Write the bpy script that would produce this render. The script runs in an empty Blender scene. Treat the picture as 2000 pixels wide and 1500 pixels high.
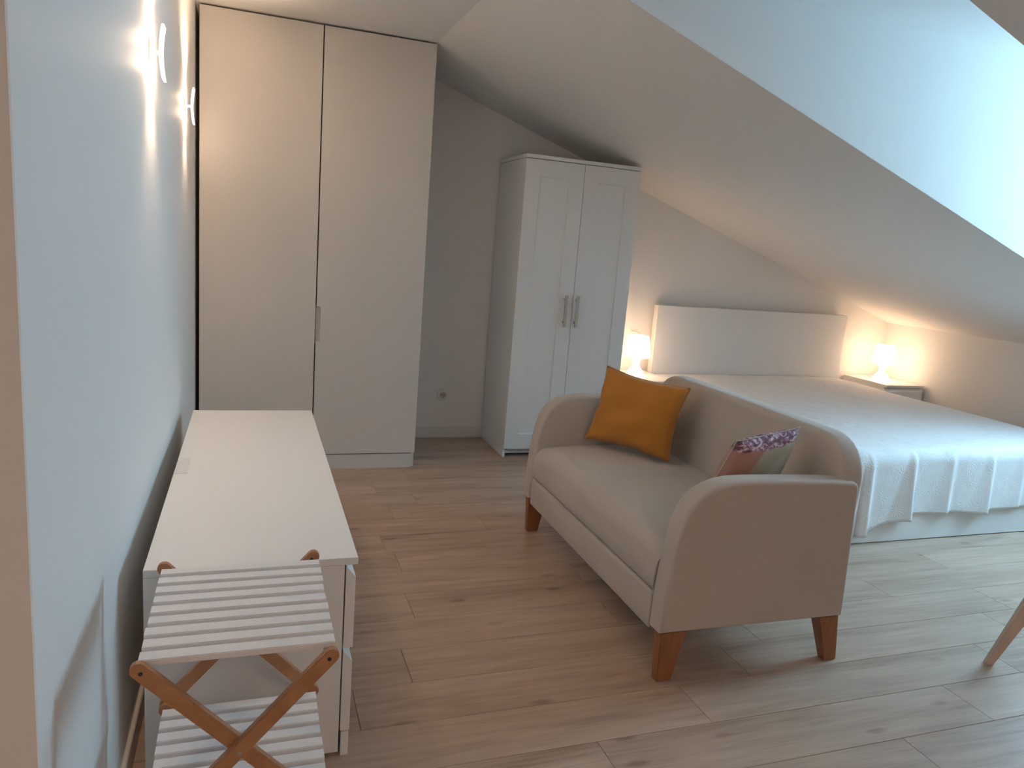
import bpy, bmesh, math, random
from mathutils import Vector, Matrix, noise
random.seed(4)
S = bpy.context.scene
COL = S.collection

# ------------------------------------------------------------------ camera
cam_data = bpy.data.cameras.new('camera')
cam = bpy.data.objects.new('camera', cam_data)
COL.objects.link(cam)
cam_data.sensor_width = 36.0
cam_data.lens = 1446.45 / 2000 * 36.0
cam_data.clip_start = 0.02
R_ = Vector((0.94259182, -0.32452923, 0.07874923))
U_ = Vector((-0.01337376, 0.19894041, 0.97992033))
F_ = Vector((0.3336792, 0.92471806, -0.18317943))
M = Matrix((R_, U_, -F_)).transposed().to_4x4()
M.translation = Vector((0, 0, 1.3495))
cam.matrix_world = M
S.camera = cam

# ------------------------------------------------------------------ light
S.view_settings.view_transform = 'Standard'
S.view_settings.look = 'None'
S.view_settings.gamma = 1
S.view_settings.use_curve_mapping = False
S.view_settings.exposure = 0.70

SKY = (0.41, 0.74, 1.0)
SKY_STRENGTH = 31.0
world = bpy.data.worlds.new('sky')
S.world = world
world.use_nodes = True
bg = world.node_tree.nodes['Background']
bg.inputs[0].default_value = (*SKY, 1)
bg.inputs[1].default_value = SKY_STRENGTH

WARM = (1.0, 0.70, 0.46)


def lamp(name, kind, loc, energy, color, size=0.1, size_y=None, rot=(0, 0, 0), spot=None, blend=0.5, shape='RECTANGLE'):
    d = bpy.data.lights.new(name, kind)
    d.energy = energy
    d.color = color
    if kind == 'AREA':
        d.shape = shape
        d.size = size
        if size_y:
            d.size_y = size_y
    else:
        d.shadow_soft_size = size
    if kind == 'SPOT':
        d.spot_size = math.radians(spot)
        d.spot_blend = blend
    o = bpy.data.objects.new(name, d)
    o.location = loc
    o.rotation_euler = rot
    COL.objects.link(o)
    return o


# daylight through the dormer window (sky portal: only guides the sampling of the sky)
WX, WY0, WY1, WZ0, WZ1 = 4.92, 1.93, 2.61, 1.06, 2.30
portal = lamp('window_portal', 'AREA', (WX + 0.1, (WY0 + WY1) / 2, (WZ0 + WZ1) / 2), 1, (1, 1, 1),
              WZ1 - WZ0, WY1 - WY0, rot=(0, math.radians(90), 0))
portal.data.cycles.is_portal = True
# warm fill light added behind the photographer, no known lamp there
lamp('fill_light_source', 'AREA', (0.7, -1.6, 2.36), 12, (1.0, 0.74, 0.57), 0.7, shape='DISK')


# ------------------------------------------------------------------ materials
def new_mat(name):
    m = bpy.data.materials.new(name)
    m.use_nodes = True
    nt = m.node_tree
    b = nt.nodes['Principled BSDF']
    return m, nt, b


def N(nt, kind, **kw):
    n = nt.nodes.new(kind)
    for k, v in kw.items():
        if k.startswith('i_'):
            n.inputs[k[2:].replace('_', ' ')].default_value = v
        else:
            setattr(n, k, v)
    return n


def plain(name, col, rough=0.5, var=0.03, scale=6.0, bump=0.0, bscale=120.0, spec=0.5, sheen=0.0, coat=0.0):
    """principled colour with faint procedural mottling and fine relief"""
    m, nt, b = new_mat(name)
    L = nt.links
    tc = N(nt, 'ShaderNodeTexCoord')
    nz = N(nt, 'ShaderNodeTexNoise', i_Scale=scale, i_Detail=3.0)
    L.new(tc.outputs['Object'], nz.inputs['Vector'])
    mr = N(nt, 'ShaderNodeMapRange', i_To_Min=1 - var, i_To_Max=1 + var)
    L.new(nz.outputs['Fac'], mr.inputs['Value'])
    vm = N(nt, 'ShaderNodeVectorMath', operation='SCALE')
    vm.inputs[0].default_value = col
    L.new(mr.outputs[0], vm.inputs['Scale'])
    L.new(vm.outputs[0], b.inputs['Base Color'])
    b.inputs['Roughness'].default_value = rough
    b.inputs['Specular IOR Level'].default_value = spec
    if sheen:
        b.inputs['Sheen Weight'].default_value = sheen
        b.inputs['Sheen Roughness'].default_value = 0.5
    if bump:
        n2 = N(nt, 'ShaderNodeTexNoise', i_Scale=bscale, i_Detail=4.0)
        L.new(tc.outputs['Object'], n2.inputs['Vector'])
        bp = N(nt, 'ShaderNodeBump', i_Strength=bump, i_Distance=0.002)
        L.new(n2.outputs['Fac'], bp.inputs['Height'])
        L.new(bp.outputs[0], b.inputs['Normal'])
    return m


def fabric(name, col, rough=0.9, weave=900.0, bump=0.25):
    m, nt, b = new_mat(name)
    L = nt.links
    tc = N(nt, 'ShaderNodeTexCoord')
    nz = N(nt, 'ShaderNodeTexNoise', i_Scale=420.0, i_Detail=2.0)
    L.new(tc.outputs['Object'], nz.inputs['Vector'])
    n2 = N(nt, 'ShaderNodeTexNoise', i_Scale=3.0, i_Detail=3.0)
    L.new(tc.outputs['Object'], n2.inputs['Vector'])
    ad = N(nt, 'ShaderNodeMath', operation='ADD')
    L.new(nz.outputs['Fac'], ad.inputs[0])
    L.new(n2.outputs['Fac'], ad.inputs[1])
    mr = N(nt, 'ShaderNodeMapRange', i_From_Min=0.6, i_From_Max=1.4, i_To_Min=0.92, i_To_Max=1.08)
    L.new(ad.outputs[0], mr.inputs['Value'])
    vm = N(nt, 'ShaderNodeVectorMath', operation='SCALE')
    vm.inputs[0].default_value = col
    L.new(mr.outputs[0], vm.inputs['Scale'])
    L.new(vm.outputs[0], b.inputs['Base Color'])
    b.inputs['Roughness'].default_value = rough
    b.inputs['Specular IOR Level'].default_value = 0.2
    b.inputs['Sheen Weight'].default_value = 0.25
    bp = N(nt, 'ShaderNodeBump', i_Strength=bump, i_Distance=0.001)
    L.new(nz.outputs['Fac'], bp.inputs['Height'])
    L.new(bp.outputs[0], b.inputs['Normal'])
    return m


def wood(name, c1, c2, axis='X', rough=0.45, stretch=(1.5, 40, 40)):
    m, nt, b = new_mat(name)
    L = nt.links
    tc = N(nt, 'ShaderNodeTexCoord')
    mp = N(nt, 'ShaderNodeMapping')
    mp.inputs['Scale'].default_value = stretch
    L.new(tc.outputs['Object'], mp.inputs['Vector'])
    nz = N(nt, 'ShaderNodeTexNoise', i_Scale=1.0, i_Detail=6.0, i_Roughness=0.6, i_Distortion=0.4)
    L.new(mp.outputs[0], nz.inputs['Vector'])
    cr = N(nt, 'ShaderNodeValToRGB')
    cr.color_ramp.elements[0].position = 0.3
    cr.color_ramp.elements[0].color = (*c1, 1)
    cr.color_ramp.elements[1].position = 0.7
    cr.color_ramp.elements[1].color = (*c2, 1)
    L.new(nz.outputs['Fac'], cr.inputs[0])
    L.new(cr.outputs[0], b.inputs['Base Color'])
    b.inputs['Roughness'].default_value = rough
    return m


def plank_material():
    m, nt, b = new_mat('oak_laminate')
    L = nt.links
    geo = N(nt, 'ShaderNodeNewGeometry')
    oi = N(nt, 'ShaderNodeObjectInfo')
    # every plank its own piece of timber: offset by the object's random number
    mul = N(nt, 'ShaderNodeVectorMath', operation='SCALE')
    mul.inputs[0].default_value = (13.7, 31.1, 7.3)
    L.new(oi.outputs['Random'], mul.inputs['Scale'])
    add = N(nt, 'ShaderNodeVectorMath', operation='ADD')
    L.new(geo.outputs['Position'], add.inputs[0])
    L.new(mul.outputs[0], add.inputs[1])

    def tex(scale, **kw):
        mp = N(nt, 'ShaderNodeMapping')
        mp.inputs['Scale'].default_value = scale
        L.new(add.outputs[0], mp.inputs['Vector'])
        t = N(nt, 'ShaderNodeTexNoise', **kw)
        L.new(mp.outputs[0], t.inputs['Vector'])
        return t
    broad = tex((1.1, 9, 1), i_Scale=1.0, i_Detail=4.0, i_Roughness=0.55, i_Distortion=0.6)
    streak = tex((2.2, 38, 1), i_Scale=1.0, i_Detail=5.0, i_Roughness=0.65, i_Distortion=0.3)
    fine = tex((7, 260, 1), i_Scale=1.0, i_Detail=3.0, i_Roughness=0.6)
    # cathedral figure: contour lines of a stretched noise
    fig = tex((0.9, 4.2, 1), i_Scale=1.0, i_Detail=1.5, i_Distortion=0.3)
    fm = N(nt, 'ShaderNodeMath', operation='MULTIPLY')
    fm.inputs[1].default_value = 75.0
    L.new(fig.outputs['Fac'], fm.inputs[0])
    sn = N(nt, 'ShaderNodeMath', operation='SINE')
    L.new(fm.outputs[0], sn.inputs[0])
    # knots
    mpk = N(nt, 'ShaderNodeMapping')
    mpk.inputs['Scale'].default_value = (2.6, 7.5, 1)
    L.new(add.outputs[0], mpk.inputs['Vector'])
    vo = N(nt, 'ShaderNodeTexVoronoi', i_Scale=1.0, i_Randomness=1.0)
    vo.voronoi_dimensions = '2D'
    L.new(mpk.outputs[0], vo.inputs['Vector'])
    kn = N(nt, 'ShaderNodeMapRange', i_From_Min=0.03, i_From_Max=0.14, i_To_Min=1.0, i_To_Max=0.0)
    kn.interpolation_type = 'SMOOTHSTEP'
    L.new(vo.outputs['Distance'], kn.inputs['Value'])
    sep = N(nt, 'ShaderNodeSeparateColor')
    L.new(vo.outputs['Color'], sep.inputs[0])
    gate = N(nt, 'ShaderNodeMapRange', i_From_Min=0.45, i_From_Max=0.9, i_To_Min=0.0, i_To_Max=1.0)
    L.new(sep.outputs[0], gate.inputs['Value'])
    kk = N(nt, 'ShaderNodeMath', operation='MULTIPLY')
    L.new(kn.outputs[0], kk.inputs[0])
    L.new(gate.outputs[0], kk.inputs[1])

    def wsum(a, wa, bb, wb):
        m1 = N(nt, 'ShaderNodeMath', operation='MULTIPLY')
        m1.inputs[1].default_value = wa
        L.new(a, m1.inputs[0])
        m2 = N(nt, 'ShaderNodeMath', operation='MULTIPLY_ADD')
        m2.inputs[1].default_value = wb
        L.new(bb, m2.inputs[0])
        L.new(m1.outputs[0], m2.inputs[2])
        return m2.outputs[0]
    s = wsum(broad.outputs['Fac'], 0.50, streak.outputs['Fac'], 0.36)
    s = wsum(s, 1.0, fine.outputs['Fac'], 0.20)
    s = wsum(s, 1.0, sn.outputs[0], 0.014)
    s = wsum(s, 1.0, kk.outputs[0], -0.17)
    s = wsum(s, 1.0, oi.outputs['Random'], 0.03)
    cr = N(nt, 'ShaderNodeValToRGB')
    e = cr.color_ramp.elements
    e[0].position, e[0].color = 0.20, (0.150, 0.094, 0.064, 1)
    e[1].position, e[1].color = 0.72, (0.62, 0.475, 0.375, 1)
    k = e.new(0.40)
    k.color = (0.345, 0.240, 0.176, 1)
    k = e.new(0.54)
    k.color = (0.48, 0.35, 0.265, 1)
    L.new(s, cr.inputs[0])
    L.new(cr.outputs[0], b.inputs['Base Color'])
    rr = N(nt, 'ShaderNodeMapRange', i_To_Min=0.46, i_To_Max=0.36)
    L.new(streak.outputs['Fac'], rr.inputs['Value'])
    L.new(rr.outputs[0], b.inputs['Roughness'])
    b.inputs['Specular IOR Level'].default_value = 0.55
    bp = N(nt, 'ShaderNodeBump', i_Strength=0.10, i_Distance=0.001)
    L.new(s, bp.inputs['Height'])
    L.new(bp.outputs[0], b.inputs['Normal'])
    return m


def bedspread_material():
    m, nt, b = new_mat('embossed_cotton')
    L = nt.links
    uv = N(nt, 'ShaderNodeUVMap')
    b.inputs['Base Color'].default_value = (0.87, 0.87, 0.87, 1)
    b.inputs['Roughness'].default_value = 0.8
    b.inputs['Specular IOR Level'].default_value = 0.25
    b.inputs['Sheen Weight'].default_value = 0.2
    # flower heads: petals as angular waves round the cell centres of a sparse grid
    vo = N(nt, 'ShaderNodeTexVoronoi', i_Scale=8.0, i_Randomness=0.75)
    vo.voronoi_dimensions = '2D'
    L.new(uv.outputs[0], vo.inputs['Vector'])
    sc = N(nt, 'ShaderNodeVectorMath', operation='SCALE')
    sc.inputs['Scale'].default_value = 8.0
    L.new(uv.outputs[0], sc.inputs[0])
    ds = N(nt, 'ShaderNodeVectorMath', operation='SUBTRACT')
    L.new(sc.outputs[0], ds.inputs[0])
    sc2 = N(nt, 'ShaderNodeVectorMath', operation='SCALE')
    sc2.inputs['Scale'].default_value = 8.0
    L.new(vo.outputs['Position'], sc2.inputs[0])
    L.new(sc2.outputs[0], ds.inputs[1])
    sx = N(nt, 'ShaderNodeSeparateXYZ')
    L.new(ds.outputs[0], sx.inputs[0])
    at = N(nt, 'ShaderNodeMath', operation='ARCTAN2')
    L.new(sx.outputs['Y'], at.inputs[0])
    L.new(sx.outputs['X'], at.inputs[1])
    a7 = N(nt, 'ShaderNodeMath', operation='MULTIPLY')
    a7.inputs[1].default_value = 15.0
    L.new(at.outputs[0], a7.inputs[0])
    si = N(nt, 'ShaderNodeMath', operation='SINE')
    L.new(a7.outputs[0], si.inputs[0])
    ring = N(nt, 'ShaderNodeMapRange', i_From_Min=0.10, i_From_Max=0.42, i_To_Min=1.0, i_To_Max=0.0)
    ring.interpolation_type = 'SMOOTHSTEP'
    L.new(vo.outputs['Distance'], ring.inputs['Value'])
    wob = N(nt, 'ShaderNodeTexNoise', i_Scale=9.0, i_Detail=2.0)
    L.new(uv.outputs[0], wob.inputs['Vector'])
    wo2 = N(nt, 'ShaderNodeMath', operation='MULTIPLY_ADD')
    wo2.inputs[1].default_value = 22.0
    L.new(wob.outputs['Fac'], wo2.inputs[0])
    L.new(a7.outputs[0], wo2.inputs[2])
    L.new(wo2.outputs[0], si.inputs[0])
    h = N(nt, 'ShaderNodeMath', operation='MULTIPLY')
    L.new(si.outputs[0], h.inputs[0])
    L.new(ring.outputs[0], h.inputs[1])
    # little leaves and crinkle between
    nz = N(nt, 'ShaderNodeTexNoise', i_Scale=60.0, i_Detail=1.5, i_Distortion=2.2)
    L.new(uv.outputs[0], nz.inputs['Vector'])
    nb = N(nt, 'ShaderNodeTexNoise', i_Scale=7.0, i_Detail=1.0)
    L.new(uv.outputs[0], nb.inputs['Vector'])
    mk = N(nt, 'ShaderNodeMapRange', i_From_Min=0.45, i_From_Max=0.62, i_To_Min=0.1, i_To_Max=1.0)
    L.new(nb.outputs['Fac'], mk.inputs['Value'])
    nm = N(nt, 'ShaderNodeMath', operation='MULTIPLY')
    L.new(nz.outputs['Fac'], nm.inputs[0])
    L.new(mk.outputs[0], nm.inputs[1])
    hh = N(nt, 'ShaderNodeMath', operation='MULTIPLY_ADD')
    hh.inputs[1].default_value = 0.22
    L.new(h.outputs[0], hh.inputs[0])
    L.new(nm.outputs[0], hh.inputs[2])
    bp = N(nt, 'ShaderNodeBump', i_Strength=0.6, i_Distance=0.004)
    L.new(hh.outputs[0], bp.inputs['Height'])
    L.new(bp.outputs[0], b.inputs['Normal'])
    return m


def floral_material():
    m, nt, b = new_mat('floral_print')
    L = nt.links
    uv = N(nt, 'ShaderNodeUVMap')
    nz = N(nt, 'ShaderNodeTexNoise', i_Scale=3.0, i_Detail=3.0)
    L.new(uv.outputs[0], nz.inputs['Vector'])
    sx = N(nt, 'ShaderNodeSeparateXYZ')
    L.new(uv.outputs[0], sx.inputs[0])
    # u + wobble : dusty pink towards the left, pale green-cream towards the right
    w = N(nt, 'ShaderNodeMath', operation='MULTIPLY_ADD')
    w.inputs[1].default_value = 0.35
    L.new(nz.outputs['Fac'], w.inputs[0])
    L.new(sx.outputs['X'], w.inputs[2])
    vv = N(nt, 'ShaderNodeMath', operation='MULTIPLY_ADD')
    vv.inputs[1].default_value = -0.55
    L.new(sx.outputs['Y'], vv.inputs[0])
    L.new(w.outputs[0], vv.inputs[2])
    cr = N(nt, 'ShaderNodeValToRGB')
    e = cr.color_ramp.elements
    e[0].position, e[0].color = 0.0, (0.50, 0.28, 0.235, 1)
    e[1].position, e[1].color = 1.0, (0.62, 0.68, 0.62, 1)
    for p, c in ((0.10, (0.52, 0.30, 0.25)), (0.14, (0.50, 0.48, 0.40)), (0.38, (0.52, 0.55, 0.47)), (0.52, (0.66, 0.72, 0.68))):
        k = e.new(p)
        k.color = (*c, 1)
    L.new(vv.outputs[0], cr.inputs[0])
    # mauve petals in a band along the top edge
    mp = N(nt, 'ShaderNodeMapping')
    mp.inputs['Scale'].default_value = (13, 26, 1)
    mp.inputs['Rotation'].default_value = (0, 0, 0.5)
    L.new(uv.outputs[0], mp.inputs['Vector'])
    pn = N(nt, 'ShaderNodeTexNoise', i_Scale=1.0, i_Detail=2.0, i_Distortion=1.0)
    L.new(mp.outputs[0], pn.inputs['Vector'])
    pc = N(nt, 'ShaderNodeValToRGB')
    q = pc.color_ramp.elements
    q[0].position, q[0].color = 0.40, (0.20, 0.09, 0.12, 1)
    q[1].position, q[1].color = 0.62, (0.80, 0.68, 0.74, 1)
    k = q.new(0.5)
    k.color = (0.36, 0.20, 0.30, 1)
    L.new(pn.outputs['Fac'], pc.inputs[0])
    band = N(nt, 'ShaderNodeMath', operation='MULTIPLY_ADD')
    band.inputs[1].default_value = 0.16
    L.new(nz.outputs['Fac'], band.inputs[0])
    L.new(sx.outputs['Y'], band.inputs[2])
    bm_ = N(nt, 'ShaderNodeMapRange', i_From_Min=0.945, i_From_Max=0.975)
    L.new(band.outputs[0], bm_.inputs['Value'])
    mx = N(nt, 'ShaderNodeMix', data_type='RGBA')
    L.new(bm_.outputs[0], mx.inputs['Factor'])
    L.new(cr.outputs[0], mx.inputs['A'])
    L.new(pc.outputs[0], mx.inputs['B'])
    L.new(mx.outputs['Result'], b.inputs['Base Color'])
    b.inputs['Roughness'].default_value = 0.7
    b.inputs['Specular IOR Level'].default_value = 0.25
    return m


def glow(name, col, strength):
    m, nt, b = new_mat(name)
    b.inputs['Base Color'].default_value = (0.85, 0.85, 0.83, 1)
    b.inputs['Roughness'].default_value = 0.4
    b.inputs['Emission Color'].default_value = (*col, 1)
    b.inputs['Emission Strength'].default_value = strength
    return m


PAINT = plain('wall_paint', (0.86, 0.85, 0.83), 0.62, 0.012, 2.0, 0.06, 260, spec=0.35)
CEIL = plain('ceiling_paint', (0.86, 0.85, 0.83), 0.8, 0.012, 2.0, 0.05, 260, spec=0.2)
TRIM = plain('trim_paint', (0.78, 0.77, 0.75), 0.4, 0.01)
WHITE = plain('white_foil', (0.85, 0.85, 0.84), 0.42, 0.01, 5, 0.03, 300)
WARDROBE = plain('greige_lacquer', (0.66, 0.63, 0.60), 0.36, 0.012, 3)
GAP_SHADE = plain('painted_gap_shade', (0.10, 0.075, 0.06), 0.8, 0.05)  # shade of the wardrobe's door gaps put into the carcass colour
SUBFLOOR = plain('underlay', (0.06, 0.045, 0.035), 0.9, 0.05)
SOFA = fabric('beige_upholstery', (0.555, 0.49, 0.435))
MUSTARD = fabric('mustard_cotton', (0.53, 0.215, 0.035), 0.65)
FLORAL = floral_material()
PLANK = plank_material()
SPREAD = bedspread_material()
SHEET = plain('mattress_ticking', (0.75, 0.75, 0.74), 0.9, 0.02)
BEECH = wood('stained_beech_leg', (0.27, 0.105, 0.042), (0.38, 0.155, 0.068), rough=0.4, stretch=(45, 45, 4))
BAMBOO = wood('bamboo', (0.36, 0.165, 0.075), (0.52, 0.27, 0.135), rough=0.45, stretch=(20, 90, 20))
BAMBOO_FLAT = wood('bamboo_edge', (0.50, 0.30, 0.17), (0.60, 0.38, 0.23), rough=0.45, stretch=(20, 90, 20))
SLAT = plain('white_painted_slat', (0.82, 0.82, 0.84), 0.5, 0.03, 30, 0.08, 90)
PALEWOOD = wood('pale_birch', (0.62, 0.46, 0.36), (0.72, 0.56, 0.45), rough=0.5, stretch=(30, 30, 3))
NICKEL = plain('satin_nickel', (0.55, 0.48, 0.42), 0.45, 0.02)
NICKEL.node_tree.nodes['Principled BSDF'].inputs['Metallic'].default_value = 0.6
STEEL = plain('screw_steel', (0.5, 0.48, 0.46), 0.35, 0.02)
STEEL.node_tree.nodes['Principled BSDF'].inputs['Metallic'].default_value = 0.9
PLASTIC = plain('white_plastic', (0.78, 0.77, 0.75), 0.35, 0.01)
HOLE = plain('socket_hole', (0.03, 0.03, 0.03), 0.7, 0.02)
SHADE = glow('lit_shade', (1.0, 0.64, 0.39), 5.0)
STEM = glow('lit_stem', (1.0, 0.74, 0.50), 2.6)
SCONCE = glow('lit_sconce_glass', (1.0, 0.80, 0.58), 3.0)
BULB = glow('lit_bulb', (1.0, 0.72, 0.46), 60.0)
FILL_DISC = glow('lit_fill_disc', (1.0, 0.8, 0.62), 2.0)  # glow for the added fill disc on the rear ceiling
FRAME_W = plain('window_frame_white', (0.78, 0.78, 0.78), 0.35, 0.01)

m_, nt_, b_ = new_mat('window_glass')
nt_.nodes.remove(b_)
tr = N(nt_, 'ShaderNodeBsdfTransparent')
gl = N(nt_, 'ShaderNodeBsdfGlossy', i_Roughness=0.02)
mxs = N(nt_, 'ShaderNodeMixShader')
mxs.inputs[0].default_value = 0.06
nt_.links.new(tr.outputs[0], mxs.inputs[1])
nt_.links.new(gl.outputs[0], mxs.inputs[2])
nt_.links.new(mxs.outputs[0], nt_.nodes['Material Output'].inputs['Surface'])
GLASS = m_

# ------------------------------------------------------------------ helpers
WLOC = {}


def thing(name, label, cat, loc, group=None, rotz=0.0):
    o = bpy.data.objects.new(name, None)
    o.empty_display_size = 0.1
    o.location = loc
    o.rotation_euler = (0, 0, rotz)
    COL.objects.link(o)
    o['label'] = label
    o['category'] = cat
    if group:
        o['group'] = group
    WLOC[o.name] = Vector(loc)
    return o


def tag(o, label, cat, group=None):
    o['label'] = label
    o['category'] = cat
    if group:
        o['group'] = group
    return o


def link(name, bm, mat, parent=None, smooth=None, kind=None, label=None):
    bmesh.ops.recalc_face_normals(bm, faces=bm.faces)
    me = bpy.data.meshes.new(name)
    xs = [v.co for v in bm.verts]
    lo = Vector([min(c[i] for c in xs) for i in range(3)])
    hi = Vector([max(c[i] for c in xs) for i in range(3)])
    c = (lo + hi) / 2
    bmesh.ops.translate(bm, verts=bm.verts, vec=-c)
    bm.to_mesh(me)
    bm.free()
    me.materials.append(mat)
    if smooth:
        for p in me.polygons:
            p.use_smooth = True
        if smooth < 180:
            me.set_sharp_from_angle(angle=math.radians(smooth))
    o = bpy.data.objects.new(name, me)
    COL.objects.link(o)
    if parent:
        o.parent = parent
        o.location = c - WLOC[parent.name]
    else:
        o.location = c
    WLOC[o.name] = c
    if kind:
        o['kind'] = kind
    if label:
        o['label'] = label
    return o


def add_box(bm, x0, x1, y0, y1, z0, z1, bev=0.0, seg=1):
    r = bmesh.ops.create_cube(bm, size=1.0)
    vs = r['verts']
    for v in vs:
        v.co = Vector(((x0 + x1) / 2 + v.co.x * (x1 - x0), (y0 + y1) / 2 + v.co.y * (y1 - y0), (z0 + z1) / 2 + v.co.z * (z1 - z0)))
    if bev:
        es = list({e for v in vs for e in v.link_edges})
        bmesh.ops.bevel(bm, geom=es, offset=bev, segments=seg, affect='EDGES', profile=0.5)


def box(name, x0, x1, y0, y1, z0, z1, mat, parent=None, bev=0.0, seg=1, smooth=None, kind=None, label=None):
    bm = bmesh.new()
    add_box(bm, x0, x1, y0, y1, z0, z1, bev, seg)
    return link(name, bm, mat, parent, smooth, kind, label)


def add_prism(bm, pts, axis, a0, a1, bev=0.0, seg=1, shear=None):
    """pts: 2-D outline in the two remaining axes (in xyz order), extruded along axis from a0 to a1"""
    def mk(p, a):
        c = list(p)
        c.insert(axis, a)
        return Vector(c)
    v0 = [bm.verts.new(mk(p, a0)) for p in pts]
    v1 = [bm.verts.new(mk(p, a1)) for p in pts]
    f = [bm.faces.new(v0), bm.faces.new(list(reversed(v1)))]
    n = len(pts)
    for i in range(n):
        f.append(bm.faces.new((v0[(i + 1) % n], v0[i], v1[i], v1[(i + 1) % n])))
    bmesh.ops.recalc_face_normals(bm, faces=f)
    if bev:
        es = [e for fc in f[:2] for e in fc.edges]
        bmesh.ops.bevel(bm, geom=es, offset=bev, segments=seg, affect='EDGES', profile=0.5)


def prism(name, pts, axis, a0, a1, mat, parent=None, bev=0.0, seg=1, smooth=None, kind=None, label=None):
    bm = bmesh.new()
    add_prism(bm, pts, axis, a0, a1, bev, seg)
    return link(name, bm, mat, parent, smooth, kind, label)


def arc(cx, cy, r, a0, a1, n):
    return [(cx + r * math.cos(math.radians(a0 + (a1 - a0) * i / n)), cy + r * math.sin(math.radians(a0 + (a1 - a0) * i / n))) for i in range(n + 1)]


def tube(name, pts, rad, mat, parent=None, sides=8, closed=False, kind=None):
    bm = bmesh.new()
    pts = [Vector(p) for p in pts]
    rings = []
    n = len(pts)
    up = Vector((0.13, 0.21, 0.97))
    for i, p in enumerate(pts):
        a = pts[(i - 1) % n] if (closed or i > 0) else p
        b2 = pts[(i + 1) % n] if (closed or i < n - 1) else p
        t = (b2 - a).normalized()
        u = t.cross(up)
        if u.length < 0.05:
            u = t.cross(Vector((1, 0, 0)))
        u.normalize()
        w = t.cross(u)
        rings.append([bm.verts.new(p + rad * (math.cos(2 * math.pi * k / sides) * u + math.sin(2 * math.pi * k / sides) * w)) for k in range(sides)])
    m = n if closed else n - 1
    for i in range(m):
        r0, r1 = rings[i], rings[(i + 1) % n]
        for k in range(sides):
            bm.faces.new((r0[k], r0[(k + 1) % sides], r1[(k + 1) % sides], r1[k]))
    if not closed:
        bm.faces.new(rings[0])
        bm.faces.new(rings[-1])
    return link(name, bm, mat, parent, 60, kind)


def lathe(name, prof, c, mat, parent=None, n=40, axis='Z', closed_profile=False):
    bm = bmesh.new()
    rings = []
    for r, z in prof:
        ring = []
        for k in range(n):
            a = 2 * math.pi * k / n
            if axis == 'Z':
                p = Vector((c[0] + r * math.cos(a), c[1] + r * math.sin(a), c[2] + z))
            elif axis == 'Y':
                p = Vector((c[0] + r * math.cos(a), c[1] + z, c[2] + r * math.sin(a)))
            else:
                p = Vector((c[0] + z, c[1] + r * math.cos(a), c[2] + r * math.sin(a)))
            ring.append(bm.verts.new(p))
        rings.append(ring)
    for i in range(len(rings) - 1):
        for k in range(n):
            bm.faces.new((rings[i][k], rings[i][(k + 1) % n], rings[i + 1][(k + 1) % n], rings[i + 1][k]))
    bm.faces.new(rings[0])
    bm.faces.new(rings[-1])
    return link(name, bm, mat, parent, 50)


def bar(bm, a, b2, w, t, nrm, rnd=True):
    """flat bar from a to b2: width w in its plane, thickness t along nrm, rounded ends"""
    a, b2, nrm = Vector(a), Vector(b2), Vector(nrm).normalized()
    d = (b2 - a).normalized()
    s = d.cross(nrm)
    pts = []
    seg = 6
    for i in range(seg + 1):
        an = -math.pi / 2 + math.pi * i / seg
        pts.append(b2 + d * (w / 2) * math.cos(an) + s * (w / 2) * math.sin(an))
    for i in range(seg + 1):
        an = math.pi / 2 + math.pi * i / seg
        pts.append(a + d * (w / 2) * math.cos(an) + s * (w / 2) * math.sin(an))
    v0 = [bm.verts.new(p - nrm * t / 2) for p in pts]
    v1 = [bm.verts.new(p + nrm * t / 2) for p in pts]
    fs = [bm.faces.new(v0), bm.faces.new(list(reversed(v1)))]
    n = len(pts)
    for i in range(n):
        fs.append(bm.faces.new((v0[(i + 1) % n], v0[i], v1[i], v1[(i + 1) % n])))
    bmesh.ops.recalc_face_normals(bm, faces=fs)
    es = [e for f in fs[:2] for e in f.edges]
    bmesh.ops.bevel(bm, geom=es, offset=0.0015, segments=2, affect='EDGES')


# ------------------------------------------------------------------ the room
XW, XK, YB = -0.275, 5.09, 4.873        # left wall, knee wall, back wall
ZC, XF, SL = 2.394, 0.93, -0.345        # ceiling height, where it folds, its slope
YD0, YD1 = 1.645, 2.66                  # the dormer
XL2, YR, YE = -1.9, -2.3, 1.085         # the room behind the photographer; end of the left wall


def zs(x):
    return ZC + SL * (x - XF)


floor = box('floor', XL2, XK, YR, YB, -0.10, -0.012, SUBFLOOR, kind='structure')
# planks: rows 193 mm wide, 1295 mm long, the joints where the photograph shows them
PW, PL = 0.193, 1.295
JO = {0: 2.230, -1: 1.851, 1: 2.612, 2: 2.893, 3: 1.782, 4: 2.612, 5: 3.165}
rows0 = 1.457
k0 = math.floor((YR - rows0) / PW)
k1 = math.ceil((YB - rows0) / PW)
rnd = random.Random(11)
mesh_cache = {}


def plank(x0, x1, y0, y1):
    g = 0.0007
    L_, W_ = round(x1 - x0 - 2 * g, 4), round(y1 - y0 - 2 * g, 4)
    if L_ < 0.01 or W_ < 0.01:
        return
    key = (L_, W_)
    if key not in mesh_cache:
        bm = bmesh.new()
        add_box(bm, -L_ / 2, L_ / 2, -W_ / 2, W_ / 2, -0.006, 0.006)
        bmesh.ops.bevel(bm, geom=[e for e in bm.edges if all(v.co.z > 0 for v in e.verts)], offset=0.0006, segments=1, affect='EDGES')
        me = bpy.data.meshes.new('plank')
        bm.to_mesh(me)
        bm.free()
        me.materials.append(PLANK)
        mesh_cache[key] = me
    o = bpy.data.objects.new('plank', mesh_cache[key])
    COL.objects.link(o)
    o.parent = floor
    o.location = Vector(((x0 + x1) / 2, (y0 + y1) / 2, -0.006)) - WLOC[floor.name]


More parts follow.
